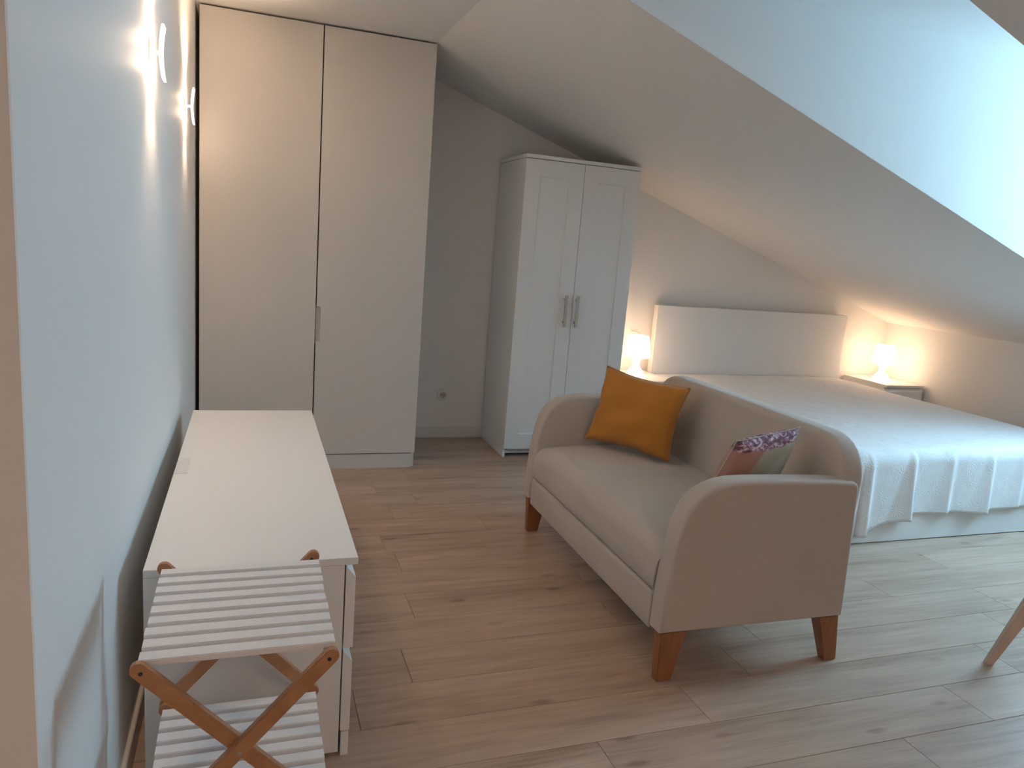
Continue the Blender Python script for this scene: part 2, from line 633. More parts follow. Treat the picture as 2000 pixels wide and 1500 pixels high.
for k in range(k0, k1):
    y0, y1 = max(YR, rows0 + k * PW), min(YB, rows0 + (k + 1) * PW)
    off = JO.get(k, rnd.uniform(0, PL))
    xx = off - math.ceil((off - XL2) / PL) * PL
    while xx < XK:
        plank(max(xx, XL2), min(xx + PL, XK), y0, y1)
        xx += PL

T = 0.12
box('wall_left', XW - 0.30, XW, YE, YB, 0, ZC, PAINT, bev=0.002, kind='structure')
box('wall_left_return', XL2, XW - 0.30, YE + 0.001, YE + 0.121, 0, ZC, PAINT, kind='structure')
box('wall_back', XW, XK, YB, YB + T, 0, ZC + 0.05, PAINT, kind='structure')
box('wall_right', XK, XK + T, YR, YB, 0, zs(XK) + 0.02, PAINT, kind='structure')
box('wall_rear', XL2 - T, XK, YR - T, YR, 0, ZC, PAINT, kind='structure')
box('wall_far_left', XL2 - T, XL2, YR, YE, 0, ZC, PAINT, kind='structure')
# pipe boxing proud of the back wall beside the built-in wardrobe
box('trim_1', 0.94, 1.405, YB - 0.006, YB, 0.0, zs(1.405), PAINT, kind='structure')

bm = bmesh.new()
add_box(bm, XL2, XF, YR, YB, ZC, ZC + 0.1)
add_box(bm, XF, WX + 0.17, YD0, YD1, ZC, ZC + 0.1)
link('ceiling', bm, CEIL, kind='structure')
bm = bmesh.new()
sl_pts = [(XF, ZC), (XK + 0.1, zs(XK + 0.1)), (XK + 0.1, zs(XK + 0.1) + 0.12), (XF, ZC + 0.12)]
add_prism(bm, sl_pts, 1, YR, YD0)
add_prism(bm, sl_pts, 1, YD1, YB)
add_prism(bm, [(WX, zs(WX)), (XK + 0.1, zs(XK + 0.1)), (XK + 0.1, zs(XK + 0.1) + 0.12), (WX, zs(WX) + 0.12)], 1, YD0, YD1)
link('ceiling_slope', bm, CEIL, kind='structure')
tri = [(XF, ZC + 0.001), (WX + 0.17, zs(WX + 0.17) + 0.001), (WX + 0.17, ZC + 0.06), (XF, ZC + 0.06)]
prism('wall_dormer_far', tri, 1, YD1 - 0.001, YD1 + 0.1, CEIL, kind='structure')
prism('wall_dormer_near', tri, 1, YD0 - 0.1, YD0 + 0.001, CEIL, kind='structure')
# dormer front with its window
bm = bmesh.new()
add_box(bm, WX, WX + 0.14, YD0, YD1, zs(WX), WZ0)
add_box(bm, WX, WX + 0.14, YD0, YD1, WZ1, ZC)
add_box(bm, WX, WX + 0.14, YD0, WY0, WZ0, WZ1)
add_box(bm, WX, WX + 0.14, WY1, YD1, WZ0, WZ1)
link('wall_dormer_front', bm, PAINT, kind='structure')
win = box('window_1', WX + 0.02, WX + 0.14, WY0, WY1, WZ0 - 0.012, WZ0 + 0.0, FRAME_W, kind='structure')
ym = (WY0 + WY1) / 2
for (a, b2) in ((WY0, ym), (ym, WY1)):
    bm = bmesh.new()
    add_box(bm, WX + .05, WX + .10, a, a + .05, WZ0, WZ1, .004)
    add_box(bm, WX + .05, WX + .10, b2 - .05, b2, WZ0, WZ1, .004)
    add_box(bm, WX + .05, WX + .10, a + .05, b2 - .05, WZ0, WZ0 + .05, .004)
    add_box(bm, WX + .05, WX + .10, a + .05, b2 - .05, WZ1 - .05, WZ1, .004)
    fr = link('window_sash', bm, FRAME_W, win)
    box('pane', WX + .072, WX + .078, a + .045, b2 - .045, WZ0 + .045, WZ1 - .045, GLASS, fr)


def baseboard(name, x0, x1, y0, y1):
    box(name, x0, x1, y0, y1, 0.0, 0.075, TRIM, bev=0.003, kind='structure')


baseboard('baseboard_left', XW, XW + 0.012, YE, 4.18)
baseboard('baseboard_left_return', XL2, XW + 0.012, YE - 0.012, YE)
baseboard('baseboard_back', 0.935, XK, YB - 0.018, YB - 0.006)
baseboard('baseboard_right', XK - 0.012, XK, YR, YB - 0.02)
baseboard('baseboard_rear', XL2, XK, YR, YR + 0.012)

# ------------------------------------------------------------------ built-in wardrobe
YW = 4.198
wd = thing('built_in_wardrobe', 'tall greige built-in wardrobe with flat doors reaching the ceiling', 'wardrobe', (0.337, 4.5, 0))
bm = bmesh.new()
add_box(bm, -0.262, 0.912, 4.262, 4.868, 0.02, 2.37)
link('carcass', bm, GAP_SHADE, wd, label='carcass coloured dark to stand for the shade in the door gaps')
box('side_panel', 0.913, 0.931, 4.219, 4.868, 0, 2.384, WARDROBE, wd, bev=0.001)
box('door', -0.2555, 0.3345, YW, YW + 0.019, 0.092, 2.384, WARDROBE, wd, bev=0.0012)
n0, n1, rn = 0.741, 0.936, 0.008
pts = [(0.3405, 0.092), (0.931, 0.092), (0.931, 2.384), (0.3405, 2.384), (0.3405, n1)]
pts += [(0.3405, n1)] * 0 + [(0.362 - rn + rn * math.cos(math.radians(a)), n1 - rn + rn * math.sin(math.radians(a))) for a in (90, 60, 30, 0)]
pts += [(0.362 - rn + rn * math.cos(math.radians(a)), n0 + rn + rn * math.sin(math.radians(a))) for a in (0, -30, -60, -90)]
pts += [(0.3405, n0)]
d2 = prism('door', pts, 1, YW, YW + 0.019, WARDROBE, wd, bev=0.001)
box('finger_grip', 0.338, 0.366, YW + 0.0195, YW + 0.028, n0 - 0.01, n1 + 0.01, WARDROBE, d2, label='recessed finger grip cut into the door edge')
box('plinth', -0.262, 0.912, YW + 0.006, YW + 0.024, 0, 0.086, WARDROBE, wd, bev=0.001)

# ------------------------------------------------------------------ white two-door wardrobe (freestanding)
AX, AY = 1.549, 4.354
ar = thing('wardrobe', 'white freestanding two-door wardrobe with framed panel doors, under the slope', 'wardrobe', (AX + 0.39, AY + 0.25, 0))
W_ = 0.78
box('side_panel', AX, AX + 0.018, AY + 0.02, AY + 0.5, 0, 1.876, WHITE, ar, bev=0.001)
box('side_panel', AX + W_ - 0.018, AX + W_, AY + 0.02, AY + 0.5, 0, 1.876, WHITE, ar, bev=0.001)
box('top_panel', AX - 0.002, AX + W_ + 0.002, AY - 0.002, AY + 0.5, 1.878, 1.90, WHITE, ar, bev=0.0015)
box('carcass', AX + 0.0185, AX + W_ - 0.0185, AY + 0.025, AY + 0.498, 0.075, 1.875, WHITE, ar)
box('toe_panel', AX + 0.0185, AX + W_ - 0.0185, AY + 0.045, AY + 0.062, 0.018, 0.074, WHITE, ar)
for i in (0, 1):
    x0 = AX + 0.001 + i * (W_ / 2 + 0.0005)
    x1 = x0 + W_ / 2 - 0.0025
    z0, z1 = 0.058, 1.874
    px0, px1, pz0, pz1 = x0 + 0.096, x1 - 0.096, 0.157, 1.775
    bm = bmesh.new()
    # frame: outer ring and a chamfered inner ring
    o_ = [(x0, z0), (x1, z0), (x1, z1), (x0, z1)]
    i_ = [(px0, pz0), (px1, pz0), (px1, pz1), (px0, pz1)]
    c_ = 0.003
    ii = [(px0 + c_, pz0 + c_), (px1 - c_, pz0 + c_), (px1 - c_, pz1 - c_), (px0 + c_, pz1 - c_)]
    A = [bm.verts.new((p[0], AY, p[1])) for p in o_]
    B = [bm.verts.new((p[0], AY, p[1])) for p in i_]
    C_ = [bm.verts.new((p[0], AY + 0.007, p[1])) for p in ii]
    D = [bm.verts.new((p[0], AY + 0.018, p[1])) for p in o_]
    E_ = [bm.verts.new((p[0], AY + 0.018, p[1])) for p in ii]
    for k in range(4):
        j = (k + 1) % 4
        bm.faces.new((A[k], A[j], B[j], B[k]))
        bm.faces.new((B[k], B[j], C_[j], C_[k]))
        bm.faces.new((A[j], A[k], D[k], D[j]))
        bm.faces.new((C_[k], C_[j], E_[j], E_[k]))
        bm.faces.new((D[k], D[j], E_[j], E_[k]))
    dr = link('door', bm, WHITE, ar)
    box('door_panel', px0 + c_, px1 - c_, AY + 0.0075, AY + 0.0155, pz0 + c_, pz1 - c_, WHITE, dr)
    hx = (1.882, 1.960)[i]
    bm = bmesh.new()
    add_box(bm, hx - 0.010, hx + 0.010, AY - 0.034, AY - 0.024, 0.868, 1.068, 0.002, 2)
    add_box(bm, hx - 0.006, hx + 0.006, AY - 0.025, AY - 0.0005, 0.890, 0.902)
    add_box(bm, hx - 0.006, hx + 0.006, AY - 0.025, AY - 0.0005, 1.034, 1.046)
    link('handle', bm, NICKEL, dr, label='satin metal bar handle')

# ------------------------------------------------------------------ wall socket
sk = thing('wall_socket', 'round white wall socket low on the back wall between the wardrobes', 'socket', (1.255, YB - 0.006, 0.302))
lathe('cover_ring', [(0.026, 0.0), (0.040, 0.0), (0.0425, -0.003), (0.041, -0.008), (0.030, -0.010), (0.0215, -0.009), (0.0205, -0.004), (0.0205, 0.0)],
      (1.255, YB - 0.006, 0.302), PLASTIC, sk, 32, 'Y')
lathe('socket_cup', [(0.020, 0.0), (0.020, -0.003), (0.001, -0.003)], (1.255, YB - 0.006, 0.302), NICKEL, sk, 24, 'Y')
for sgn in (-1, 1):
    lathe('pin_hole', [(0.0028, 0), (0.0028, -0.0008), (0.0005, -0.0008)], (1.255 + sgn * 0.0095, YB - 0.0092, 0.302), HOLE, sk, 12, 'Y')

# ------------------------------------------------------------------ low chest of drawers along the left wall
DX0, DX1, DY0, DY1, DZ = -0.225, 0.262, 1.753, 3.337, 0.555
ds = thing('low_dresser', 'long low white chest of drawers against the left wall', 'dresser', ((DX0 + DX1) / 2, (DY0 + DY1) / 2, 0))
box('top_panel', DX0, DX1, DY0, DY1, DZ - 0.0195, DZ, WHITE, ds, bev=0.001)
box('side_panel', DX0, 0.230, DY0, DY0 + 0.018, 0.012, DZ - 0.02, WHITE, ds, bev=0.0008)
box('side_panel', DX0, 0.230, DY1 - 0.018, DY1, 0.012, DZ - 0.02, WHITE, ds, bev=0.0008)
box('back_panel', DX0, DX0 + 0.006, DY0 + 0.0185, DY1 - 0.0185, 0.07, DZ - 0.02, WHITE, ds)
box('carcass', DX0 + 0.01, 0.222, DY0 + 0.0185, DY1 - 0.0185, 0.075, DZ - 0.0205, WHITE, ds)
box('plinth', 0.236, 0.256, DY0, DY1, 0.0, 0.068, WHITE, ds, bev=0.0008)
ym = (DY0 + DY1) / 2
for (a, b2) in ((DY0, ym - 0.0015), (ym + 0.0015, DY1)):
    for (z0, z1) in ((0.073, 0.302), (0.309, 0.534)):
        prism('drawer_front', [(0.2335, z0), (0.2575, z0), (0.2575, z1 - 0.030), (0.2335, z1)], 1, a, b2, WHITE, ds, bev=0.0008)
for (x, y) in ((-0.20, DY0 + 0.03), (-0.20, DY1 - 0.03), (0.21, DY0 + 0.03), (0.21, DY1 - 0.03)):
    lathe('foot', [(0.012, 0), (0.012, 0.012)], (x, y, 0), PLASTIC, ds, 12)
box('cable_flap', DX0 + 0.001, DX0 + 0.041, 2.466, 2.634, DZ - 0.0005, DZ + 0.0015, PLASTIC, ds, bev=0.0006, label='thin white cable flap at the rear edge of the top')

# ------------------------------------------------------------------ folding luggage rack in front of the dresser
RZ, RY0, RY1 = 0.640, 1.215, 1.575
rk = thing('luggage_rack', 'folding two-tier slatted rack with brown bamboo cross legs, beside the dresser end', 'rack', (0.0, 1.4, 0))
PITCH = (RY1 - RY0) / 9.0
slat_mesh = None


def slat(x0, x1, y, z, tilt=0.0):
    global slat_mesh
    if slat_mesh is None:
        bm = bmesh.new()
        add_box(bm, -0.5, 0.5, -0.0140, 0.0140, -0.006, 0.006)
        bmesh.ops.bevel(bm, geom=[e for e in bm.edges if abs(e.verts[0].co.x - e.verts[1].co.x) > 0.5], offset=0.0015, segments=2, affect='EDGES')
        slat_mesh = bpy.data.meshes.new('slat')
        bm.to_mesh(slat_mesh)
        bm.free()
        slat_mesh.materials.append(SLAT)
    o = bpy.data.objects.new('slat', slat_mesh)
    COL.objects.link(o)
    o.parent = rk
    o.location = Vector(((x0 + x1) / 2, y, z)) - WLOC[rk.name]
    o.scale = (x1 - x0, 1, 1)
    o.rotation_euler = (tilt, 0, 0)


rnd = random.Random(5)
for tier, (z, xa, xb) in enumerate(((RZ, -0.166, 0.148), (0.318, -0.166, 0.150))):
    for i in range(9):
        y = RY0 + PITCH * (i + 0.5)
        slat(xa + rnd.uniform(-.001, .001), xb + rnd.uniform(-.001, .001), y, z - 0.006, rnd.uniform(-.02, .02))
    for x in (xa + 0.006, xb - 0.018):
        box('slat_rail', x, x + 0.012, RY0 + 0.004, RY1 - 0.004, z - 0.0245, z - 0.0125, SLAT, rk)
# crossed legs: an upper and a lower pair of crosses, front and back; each bar its own part
YF, YK = RY0 - 0.010, RY1 + 0.010
for (yy, sg) in ((YF, -1), (YK, 1)):
    for (zt, zb) in ((RZ - 0.006, 0.312), (0.308, 0.015)):
        for j, (xt, xbm) in enumerate((((-0.163), 0.146), (0.139, -0.163))):
            bm = bmesh.new()
            lay = yy + sg * (0.0155 if j else 0.0)
            bar(bm, (xt, lay, zt), (xbm, lay, zb), 0.026, 0.015, (0, 1, 0))
            lg = link('leg', bm, BAMBOO, rk, 30)
            lathe('screw', [(0.0035, 0), (0.0035, -0.001), (0.0006, -0.0012)], (xt + (0.004 if j == 0 else -0.004), lay - 0.0075, zt - 0.004), HOLE, lg, 10, 'Y')
        zc = (zt + zb) / 2
        lathe('pivot', [(0.004, 0), (0.004, -0.0015), (0.0006, -0.002)], (-0.008, yy + (-0.0230 if sg < 0 else -0.0075), zc), STEEL, rk, 12, 'Y')
for z in (0.02,):
    for x in (-0.140, 0.122):
        tube('cross_rod', [(x, YF + 0.004, z), (x, YK - 0.004, z)], 0.005, BAMBOO, rk, 8)

# ------------------------------------------------------------------ sofa
sf = thing('loveseat', 'beige fabric two-seat sofa on tapered wooden legs, in the middle of the room', 'sofa', (1.60, 2.53, 0), rotz=math.radians(-0.9))
SY0, SY1 = 1.850, 3.197
AT = 0.085


def arm_outline():
    top = [(1.944 - 0.03 + 0.03 * math.cos(math.radians(a)), 0.666 - 0.03 + 0.03 * math.sin(math.radians(a))) for a in range(0, 91, 18)]
    pf = [(1.812, 0.673), (1.65, 0.678), (1.52, 0.680), (1.455, 0.678), (1.405, 0.670), (1.370, 0.658), (1.340, 0.641), (1.316, 0.619), (1.297, 0.592),
          (1.283, 0.560), (1.272, 0.52), (1.262, 0.46), (1.254, 0.38), (1.248, 0.30), (1.246, 0.178)]
    return [(1.962, 0.178)] + top + pf


OUT = arm_outline()
for (a, b2, nm) in ((SY0, SY0 + AT, 'n'), (SY1 - AT, SY1, 'f')):
    ao = prism('armrest', OUT, 1, a, b2, SOFA, sf, bev=0.016, seg=4, smooth=50)
    for yy in (a + 0.010, b2 - 0.010):
        off = -1 if yy < (a + b2) / 2 else 1
        # piping follows the top and the front of the arm, 1 cm in from its edge
        cx, cz = 1.58, 0.44
        seam = [(x + (0.004 if x < cx else -0.004), yy - off * 0.006, z - 0.0012 if z > 0.6 else z) for (x, z) in OUT[1:-1]]
        tube('piping', seam, 0.0022, SOFA, ao, 6)
box('base', 1.250, 1.935, SY0 + AT + 0.001, SY1 - AT - 0.001, 0.152, 0.283, SOFA, sf, bev=0.012, seg=3, smooth=50)
# seat cushion with rounded front edge and a slight crown
bm = bmesh.new()
nx, ny = 22, 30
X0, X1, Y0, Y1 = 1.252, 1.87, SY0 + AT + 0.002, SY1 - AT - 0.002
prof = []
for a in range(180, 89, -10):
    prof.append((X0 + 0.075 + 0.075 * math.cos(math.radians(a)), 0.455 - 0.075 + 0.075 * math.sin(math.radians(a))))
prof = [(X0 + 0.006, 0.287), (X0 - 0.002, 0.30), (X0 - 0.003, 0.34)] + prof + [(X0 + 0.2, 0.462), (X0 + 0.35, 0.463), (X0 + 0.5, 0.458), (X1, 0.452)]
prof = prof + [(X1, 0.287)]
rows = []
for j in range(ny + 1):
    t = j / ny
    y = Y0 + (Y1 - Y0) * t
    cr_ = 1 - abs(2 * t - 1) ** 6
    row = []
    for (x, z) in prof:
        zz = z - (0.022 * (1 - cr_) if z > 0.36 else 0) + (0.004 * noise.noise(Vector((x * 3, y * 3, 0))) if z > 0.4 else 0)
        row.append(bm.verts.new((x, y, zz)))
    rows.append(row)
for j in range(ny):
    for i in range(len(prof) - 1):
        bm.faces.new((rows[j][i], rows[j][i + 1], rows[j + 1][i + 1], rows[j + 1][i]))
    bm.faces.new((rows[j][-1], rows[j][0], rows[j + 1][0], rows[j + 1][-1]))
bm.faces.new(rows[0])
bm.faces.new(rows[-1])
link('seat', bm, SOFA, sf, 60)
# backrest: rounded slab, leaning back a little, with rounded top corners
bm = bmesh.new()
BY0, BY1, BZ0, BZ1, BR = SY0 + 0.018, SY1 - 0.040, 0.24, 0.803, 0.150


def back_ring(d, x):
    y0, y1, z0, z1 = BY0 + d, BY1 - d, BZ0 + d, BZ1 - d
    rt, rb = BR - d, 0.05 - d * 0.9
    p = arc(y1 - rt, z1 - rt, rt, 0, 90, 8) + [((y0 + y1) / 2, z1 + 0.004)] + arc(y0 + rt, z1 - rt, rt, 90, 180, 8) + \
        arc(y0 + rb, z0 + rb, rb, 180, 270, 4) + arc(y1 - rb, z0 + rb, rb, 270, 360, 4)
    out = []
    for (y, z) in p:
        t = (z - 0.2) / 0.57
        out.append(bm.verts.new((1.835 + x * (1.0 - 0.20 * t) + 0.052 * t, y, z)))
    return out


BT, BB = 0.120, 0.030
rings = [back_ring(BB * (1 - math.sin(math.radians(a))), BB * (1 - math.cos(math.radians(a)))) for a in range(0, 91, 15)]
rings += [back_ring(BB * (1 - math.cos(math.radians(a))), BT - BB + BB * math.sin(math.radians(a))) for a in range(0, 91, 15)]
for k in range(len(rings) - 1):
    m = len(rings[k])
    for i in range(m):
        bm.faces.new((rings[k][i], rings[k][(i + 1) % m], rings[k + 1][(i + 1) % m], rings[k + 1][i]))
bm.faces.new(rings[0])
bm.faces.new(rings[-1])
bk = link('backrest', bm, SOFA, sf, 75)
seam = []
for v_y, v_z in arc(BY1 - BR, BZ1 - BR, BR - 0.004, 0, 90, 8) + arc(BY0 + BR, BZ1 - BR, BR - 0.004, 90, 180, 8):
    t = (v_z - 0.2) / 0.57
    seam.append((1.835 + 0.028 * (1 - 0.2 * t) + 0.052 * t, v_y, v_z + 0.001))
tube('piping', seam, 0.0022, SOFA, bk, 6)


def leg(name, xt0, xt1, xb0, xb1, y0, y1, zt, parent):
    bm = bmesh.new()
    dy = 0.008
    c = [(xb0, y0 + dy, 0), (xb1, y0 + dy, 0), (xb1, y1 - dy, 0), (xb0, y1 - dy, 0), (xt0, y0, zt), (xt1, y0, zt), (xt1, y1, zt), (xt0, y1, zt)]
    v = [bm.verts.new(p) for p in c]
    for f in ((0, 1, 2, 3), (4, 5, 6, 7), (0, 1, 5, 4), (1, 2, 6, 5), (2, 3, 7, 6), (3, 0, 4, 7)):
        bm.faces.new([v[i] for i in f])
    bmesh.ops.recalc_face_normals(bm, faces=bm.faces)
    bmesh.ops.bevel(bm, geom=list(bm.edges), offset=0.003, segments=2, affect='EDGES')
    return link(name, bm, BEECH, parent, 30)


for (ya, yb_) in ((SY0 + 0.012, SY0 + 0.062), (SY1 - 0.062, SY1 - 0.012)):
    leg('leg', 1.256, 1.350, 1.264, 1.318, ya, yb_, 0.178, sf)
    leg('leg', 1.872, 1.956, 1.932, 1.985, ya, yb_, 0.178, sf)


# ------------------------------------------------------------------ cushions
def pillow(name, BL, BR_, TL, TR, thick, mat, seed, wr=0.006, n=34, pinch=0.05):
    bm = bmesh.new()
    uvl = bm.loops.layers.uv.new('UVMap')
    BL, BR_, TL, TR = map(Vector, (BL, BR_, TL, TR))
    nrm = ((BR_ - BL) + (TR - TL)).cross((TL - BL) + (TR - BR_)).normalized()
    grid = {}
    uvs = {}
    for side in (1, -1):
        for i in range(n + 1):
            for j in range(n + 1):
                u, v = i / n, j / n
                a, b2 = 2 * u - 1, 2 * v - 1
                edge = i in (0, n) or j in (0, n)
                if edge and side == -1:
                    grid[(side, i, j)] = grid[(1, i, j)]
                    continue
                # sides bow inwards between the pointed corners
                uu = 0.5 + 0.5 * a * (1 - pinch * (1 - b2 * b2) * abs(a))
                vv = 0.5 + 0.5 * b2 * (1 - pinch * (1 - a * a) * abs(b2))
                p = BL.lerp(BR_, uu).lerp(TL.lerp(TR, uu), vv)
                bulge = ((1 - a * a) * (1 - b2 * b2)) ** 0.42
                w = noise.noise(Vector((u * 3.2 + seed, v * 3.2, side * 3.1))) * wr * 2
                # short creases running in from the seams
                ed = max(abs(a), abs(b2))
                w += wr * 0.9 * noise.noise(Vector((u * 11 + seed, v * 11, side))) * (ed ** 4) * (1 if not edge else 0)
                p = p + nrm * (side * (thick / 2) * bulge + (w if not edge else w * 0.4))
                vtx = bm.verts.new(p)
                grid[(side, i, j)] = vtx
                uvs[vtx] = (u, v)
    for side in (1, -1):
        for i in range(n):
            for j in range(n):
                q = [grid[(side, i, j)], grid[(side, i + 1, j)], grid[(side, i + 1, j + 1)], grid[(side, i, j + 1)]]
                if len(set(q)) == 4:
                    f = bm.faces.new(q)
                    for lp in f.loops:
                        lp[uvl].uv = uvs[lp.vert]
    edge_pts = [grid[(1, i, 0)].co.copy() for i in range(n)] + [grid[(1, n, j)].co.copy() for j in range(n)] + \
               [grid[(1, i, n)].co.copy() for i in range(n, 0, -1)] + [grid[(1, 0, j)].co.copy() for j in range(n, 0, -1)]
    o = link(name, bm, mat, None, 180)
    tube('seam', edge_pts, 0.0022, mat, o, 6, closed=True)
    return o


tag(pillow('throw_pillow', (1.497, 3.085, 0.480), (1.738, 2.715, 0.472), (1.572, 3.065, 0.836), (1.793, 2.700, 0.806), 0.15, MUSTARD, 3.0, wr=0.010, pinch=0.10),
    'mustard yellow square pillow leaning in the far corner of the sofa', 'pillow')
tag(pillow('throw_pillow', (1.430, 2.045, 0.500), (1.775, 2.120, 0.500), (1.520, 1.985, 0.775), (1.822, 2.045, 0.805), 0.10, FLORAL, 9.0, wr=0.003, pinch=0.03),
    'pink and pale green floral pillow behind the near armrest of the sofa', 'pillow')

# ------------------------------------------------------------------ bed
HX0, HX1 = 2.82, 4.578
bd = thing('bed', 'white double bed with a plain high headboard against the back wall', 'bed', ((HX0 + HX1) / 2, 3.8, 0))
box('headboard', HX0, HX1, 4.792, 4.850, 0, 1.005, WHITE, bd, bev=0.0015)
box('footboard', HX0, HX1, 2.752, 2.776, 0.004, 0.385, WHITE, bd, bev=0.0015)
box('side_rail', HX0, HX0 + 0.024, 2.777, 4.79, 0.004, 0.385, WHITE, bd, bev=0.0015)
box('side_rail', HX1 - 0.024, HX1, 2.777, 4.79, 0.004, 0.385, WHITE, bd, bev=0.0015)
box('mattress', HX0 + 0.045, HX1 - 0.045, 2.795, 4.785, 0.24, 0.478, SHEET, bd, bev=0.03, seg=4, smooth=60)

# bedspread: one sheet, draped over foot and sides, with fold ridges at the foot
SX0, SX1, SYF, SYH = HX0 - 0.014, HX1 + 0.014, 2.735, 4.784
TOPZ = 0.492
DF, DSD = 0.375, 0.34
RIDGES = ((2.915, 0.040, 0.0), (3.19, 0.055, 0.028), (3.46, 0.022, 0.004), (3.735, 0.034, 0.012), (3.985, 0.020, 0.0), (4.25, 0.028, 0.01))


def ridge(x, dep):
    o, dz = 0.0, 0.0
    for (xr, am, ext) in RIDGES:
        wl = 0.02 + 0.13 * dep
        if x <= xr:
            t = max(0.0, 1 - (xr - x) / wl)
            o = max(o, am * t ** 1.3 * (0.35 + 0.65 * dep))
            dz = max(dz, ext * max(0.0, 1 - (xr - x) / 0.17) ** 0.7 if x < xr else ext)
        else:
            t = max(0.0, 1 - (x - xr) / 0.035)
            o = max(o, am * t ** 1.5 * (0.35 + 0.65 * dep))
            dz = max(dz, ext * max(0.0, 1 - (x - xr) / 0.06))
    return o, dz


def drape_point(a, b2):
    """a: across (metres from the left edge, negative = over the edge), b2: along from the foot edge"""
    Wd = SX1 - SX0
    ol = max(0.0, -a)
    orr = max(0.0, a - Wd)
    of = max(0.0, -b2)
    rr = 0.065

    def hang(s):
        # out and down distances of a sheet bent over an edge of radius rr
        arc_l = rr * math.pi / 2
        if s < arc_l:
            th = s / rr
            return rr * math.sin(th), rr * (1 - math.cos(th))
        return rr, rr + (s - arc_l)
    side = ol + orr
    LL = SYH - SYF
    x = SX0 + rr + min(max(a, 0), Wd) * (Wd - 2 * rr) / Wd
    y = SYF + rr + max(b2, 0) * (LL - rr) / LL
    # soft waves everywhere and a low hump where the pillows would be
    wv = 0.004 * noise.noise(Vector((x * 2.2, y * 2.2, 1.3))) + 0.0025 * noise.noise(Vector((x * 7, y * 5, 4.3)))
    z = TOPZ + wv + 0.020 * math.exp(-((y - 4.55) / 0.2) ** 2) * (1 - abs((x - (SX0 + SX1) / 2) / (Wd / 2)) ** 4)
    s = -1 if ol > 0 else 1
    if side > 0 and of == 0:
        o, dn = hang(side)
        x += s * o + s * 0.010 * (1 + math.sin(y * 17 + 1)) * min(1, dn / 0.2)
        z -= dn
    elif of > 0 and side == 0:
        o, dn = hang(of)
        dep = min(1.0, dn / DF)
        ro, dz = ridge(x, dep)
        y -= o + (ro + 0.006 * math.sin(x * 9)) * dep ** 0.3
        dz += 0.115 * max(0.0, min(1.0, (3.17 - x) / 0.27)) ** 1.2
        z -= dn + dz * dep + 0.006 * dep * math.sin(x * 4.0)
    elif of > 0 and side > 0:
        r = math.hypot(side, of)
        phi = math.atan2(of, side)
        o, dn = hang(r)
        dn += 0.115 * math.sin(phi) ** 2 * min(1, dn / DF) * (1 if ol > 0 else 0)
        flare = 0.03 * min(1, dn / 0.3) * math.sin(2 * phi) + 0.05 * min(1, dn / 0.45) * max(0, math.sin(4 * phi))
        x += s * (o + flare) * math.cos(phi)
        y -= (o + flare) * math.sin(phi)
        z -= dn
    if z < 0.006:
        z = 0.006
    return Vector((x, y, z))


bm = bmesh.new()
uvl = bm.loops.layers.uv.new('UVMap')


def steps(a, b2, h):
    n = max(1, int(round((b2 - a) / h)))
    return [a + (b2 - a) * i / n for i in range(n)]


Wd = SX1 - SX0
As = steps(-DSD, -0.08, 0.02) + steps(-0.08, 0.0, 0.008) + steps(0, Wd, 0.0115) + steps(Wd, Wd + 0.08, 0.008) + steps(Wd + 0.08, Wd + DSD, 0.03) + [Wd + DSD]
Bs = steps(-DF, -0.08, 0.015) + steps(-0.08, 0.0, 0.008) + steps(0, SYH - SYF, 0.03) + [SYH - SYF]
G = [[bm.verts.new(drape_point(a, b2)) for b2 in Bs] for a in As]
for i in range(len(As) - 1):
    for j in range(len(Bs) - 1):
        f = bm.faces.new((G[i][j], G[i + 1][j], G[i + 1][j + 1], G[i][j + 1]))
        for lp, (p, q) in zip(f.loops, ((i, j), (i + 1, j), (i + 1, j + 1), (i, j + 1))):
            lp[uvl].uv = (As[p], Bs[q])
sp = link('bedspread', bm, SPREAD, None, 180)
so = sp.modifiers.new('thickness', 'SOLIDIFY')
so.thickness = 0.004
so.offset = -1
tag(sp, 'white embossed bedspread draped over the bed and its foot end', 'bedspread')


# ------------------------------------------------------------------ nightstands and table lamps
def nightstand(x0, x1, y0, y1, h, label):
    t = thing('nightstand', label, 'nightstand', ((x0 + x1) / 2, (y0 + y1) / 2, 0), 'nightstands beside the bed')
    box('top_panel', x0, x1, y0, y1, h - 0.018, h, WHITE, t, bev=0.001)
    box('side_panel', x0, x0 + 0.018, y0 + 0.022, y1, 0, h - 0.0185, WHITE, t)
    box('side_panel', x1 - 0.018, x1, y0 + 0.022, y1, 0, h - 0.0185, WHITE, t)
    box('carcass', x0 + 0.0185, x1 - 0.0185, y0 + 0.03, y1 - 0.004, 0.07, h - 0.019, WHITE, t)
    box('plinth', x0, x1, y0 + 0.003, y0 + 0.020, 0, 0.062, WHITE, t)
    zz = [0.066, (0.066 + h - 0.02) / 2, h - 0.021]
    for k in (0, 1):
        prism('drawer_front', [(y0 + 0.020, zz[k] + 0.003), (y0, zz[k] + 0.003), (y0, zz[k + 1] - 0.030), (y0 + 0.020, zz[k + 1] - 0.003)], 0, x0, x1, WHITE, t, bev=0.0008)
    return t


NZ = 0.510
nightstand(4.692, 5.074, 4.395, 4.850, NZ, 'white nightstand right of the bed, in the corner')
nightstand(2.385, 2.785, 4.395, 4.850, NZ, 'white nightstand left of the bed, mostly hidden beside the freestanding wardrobe')


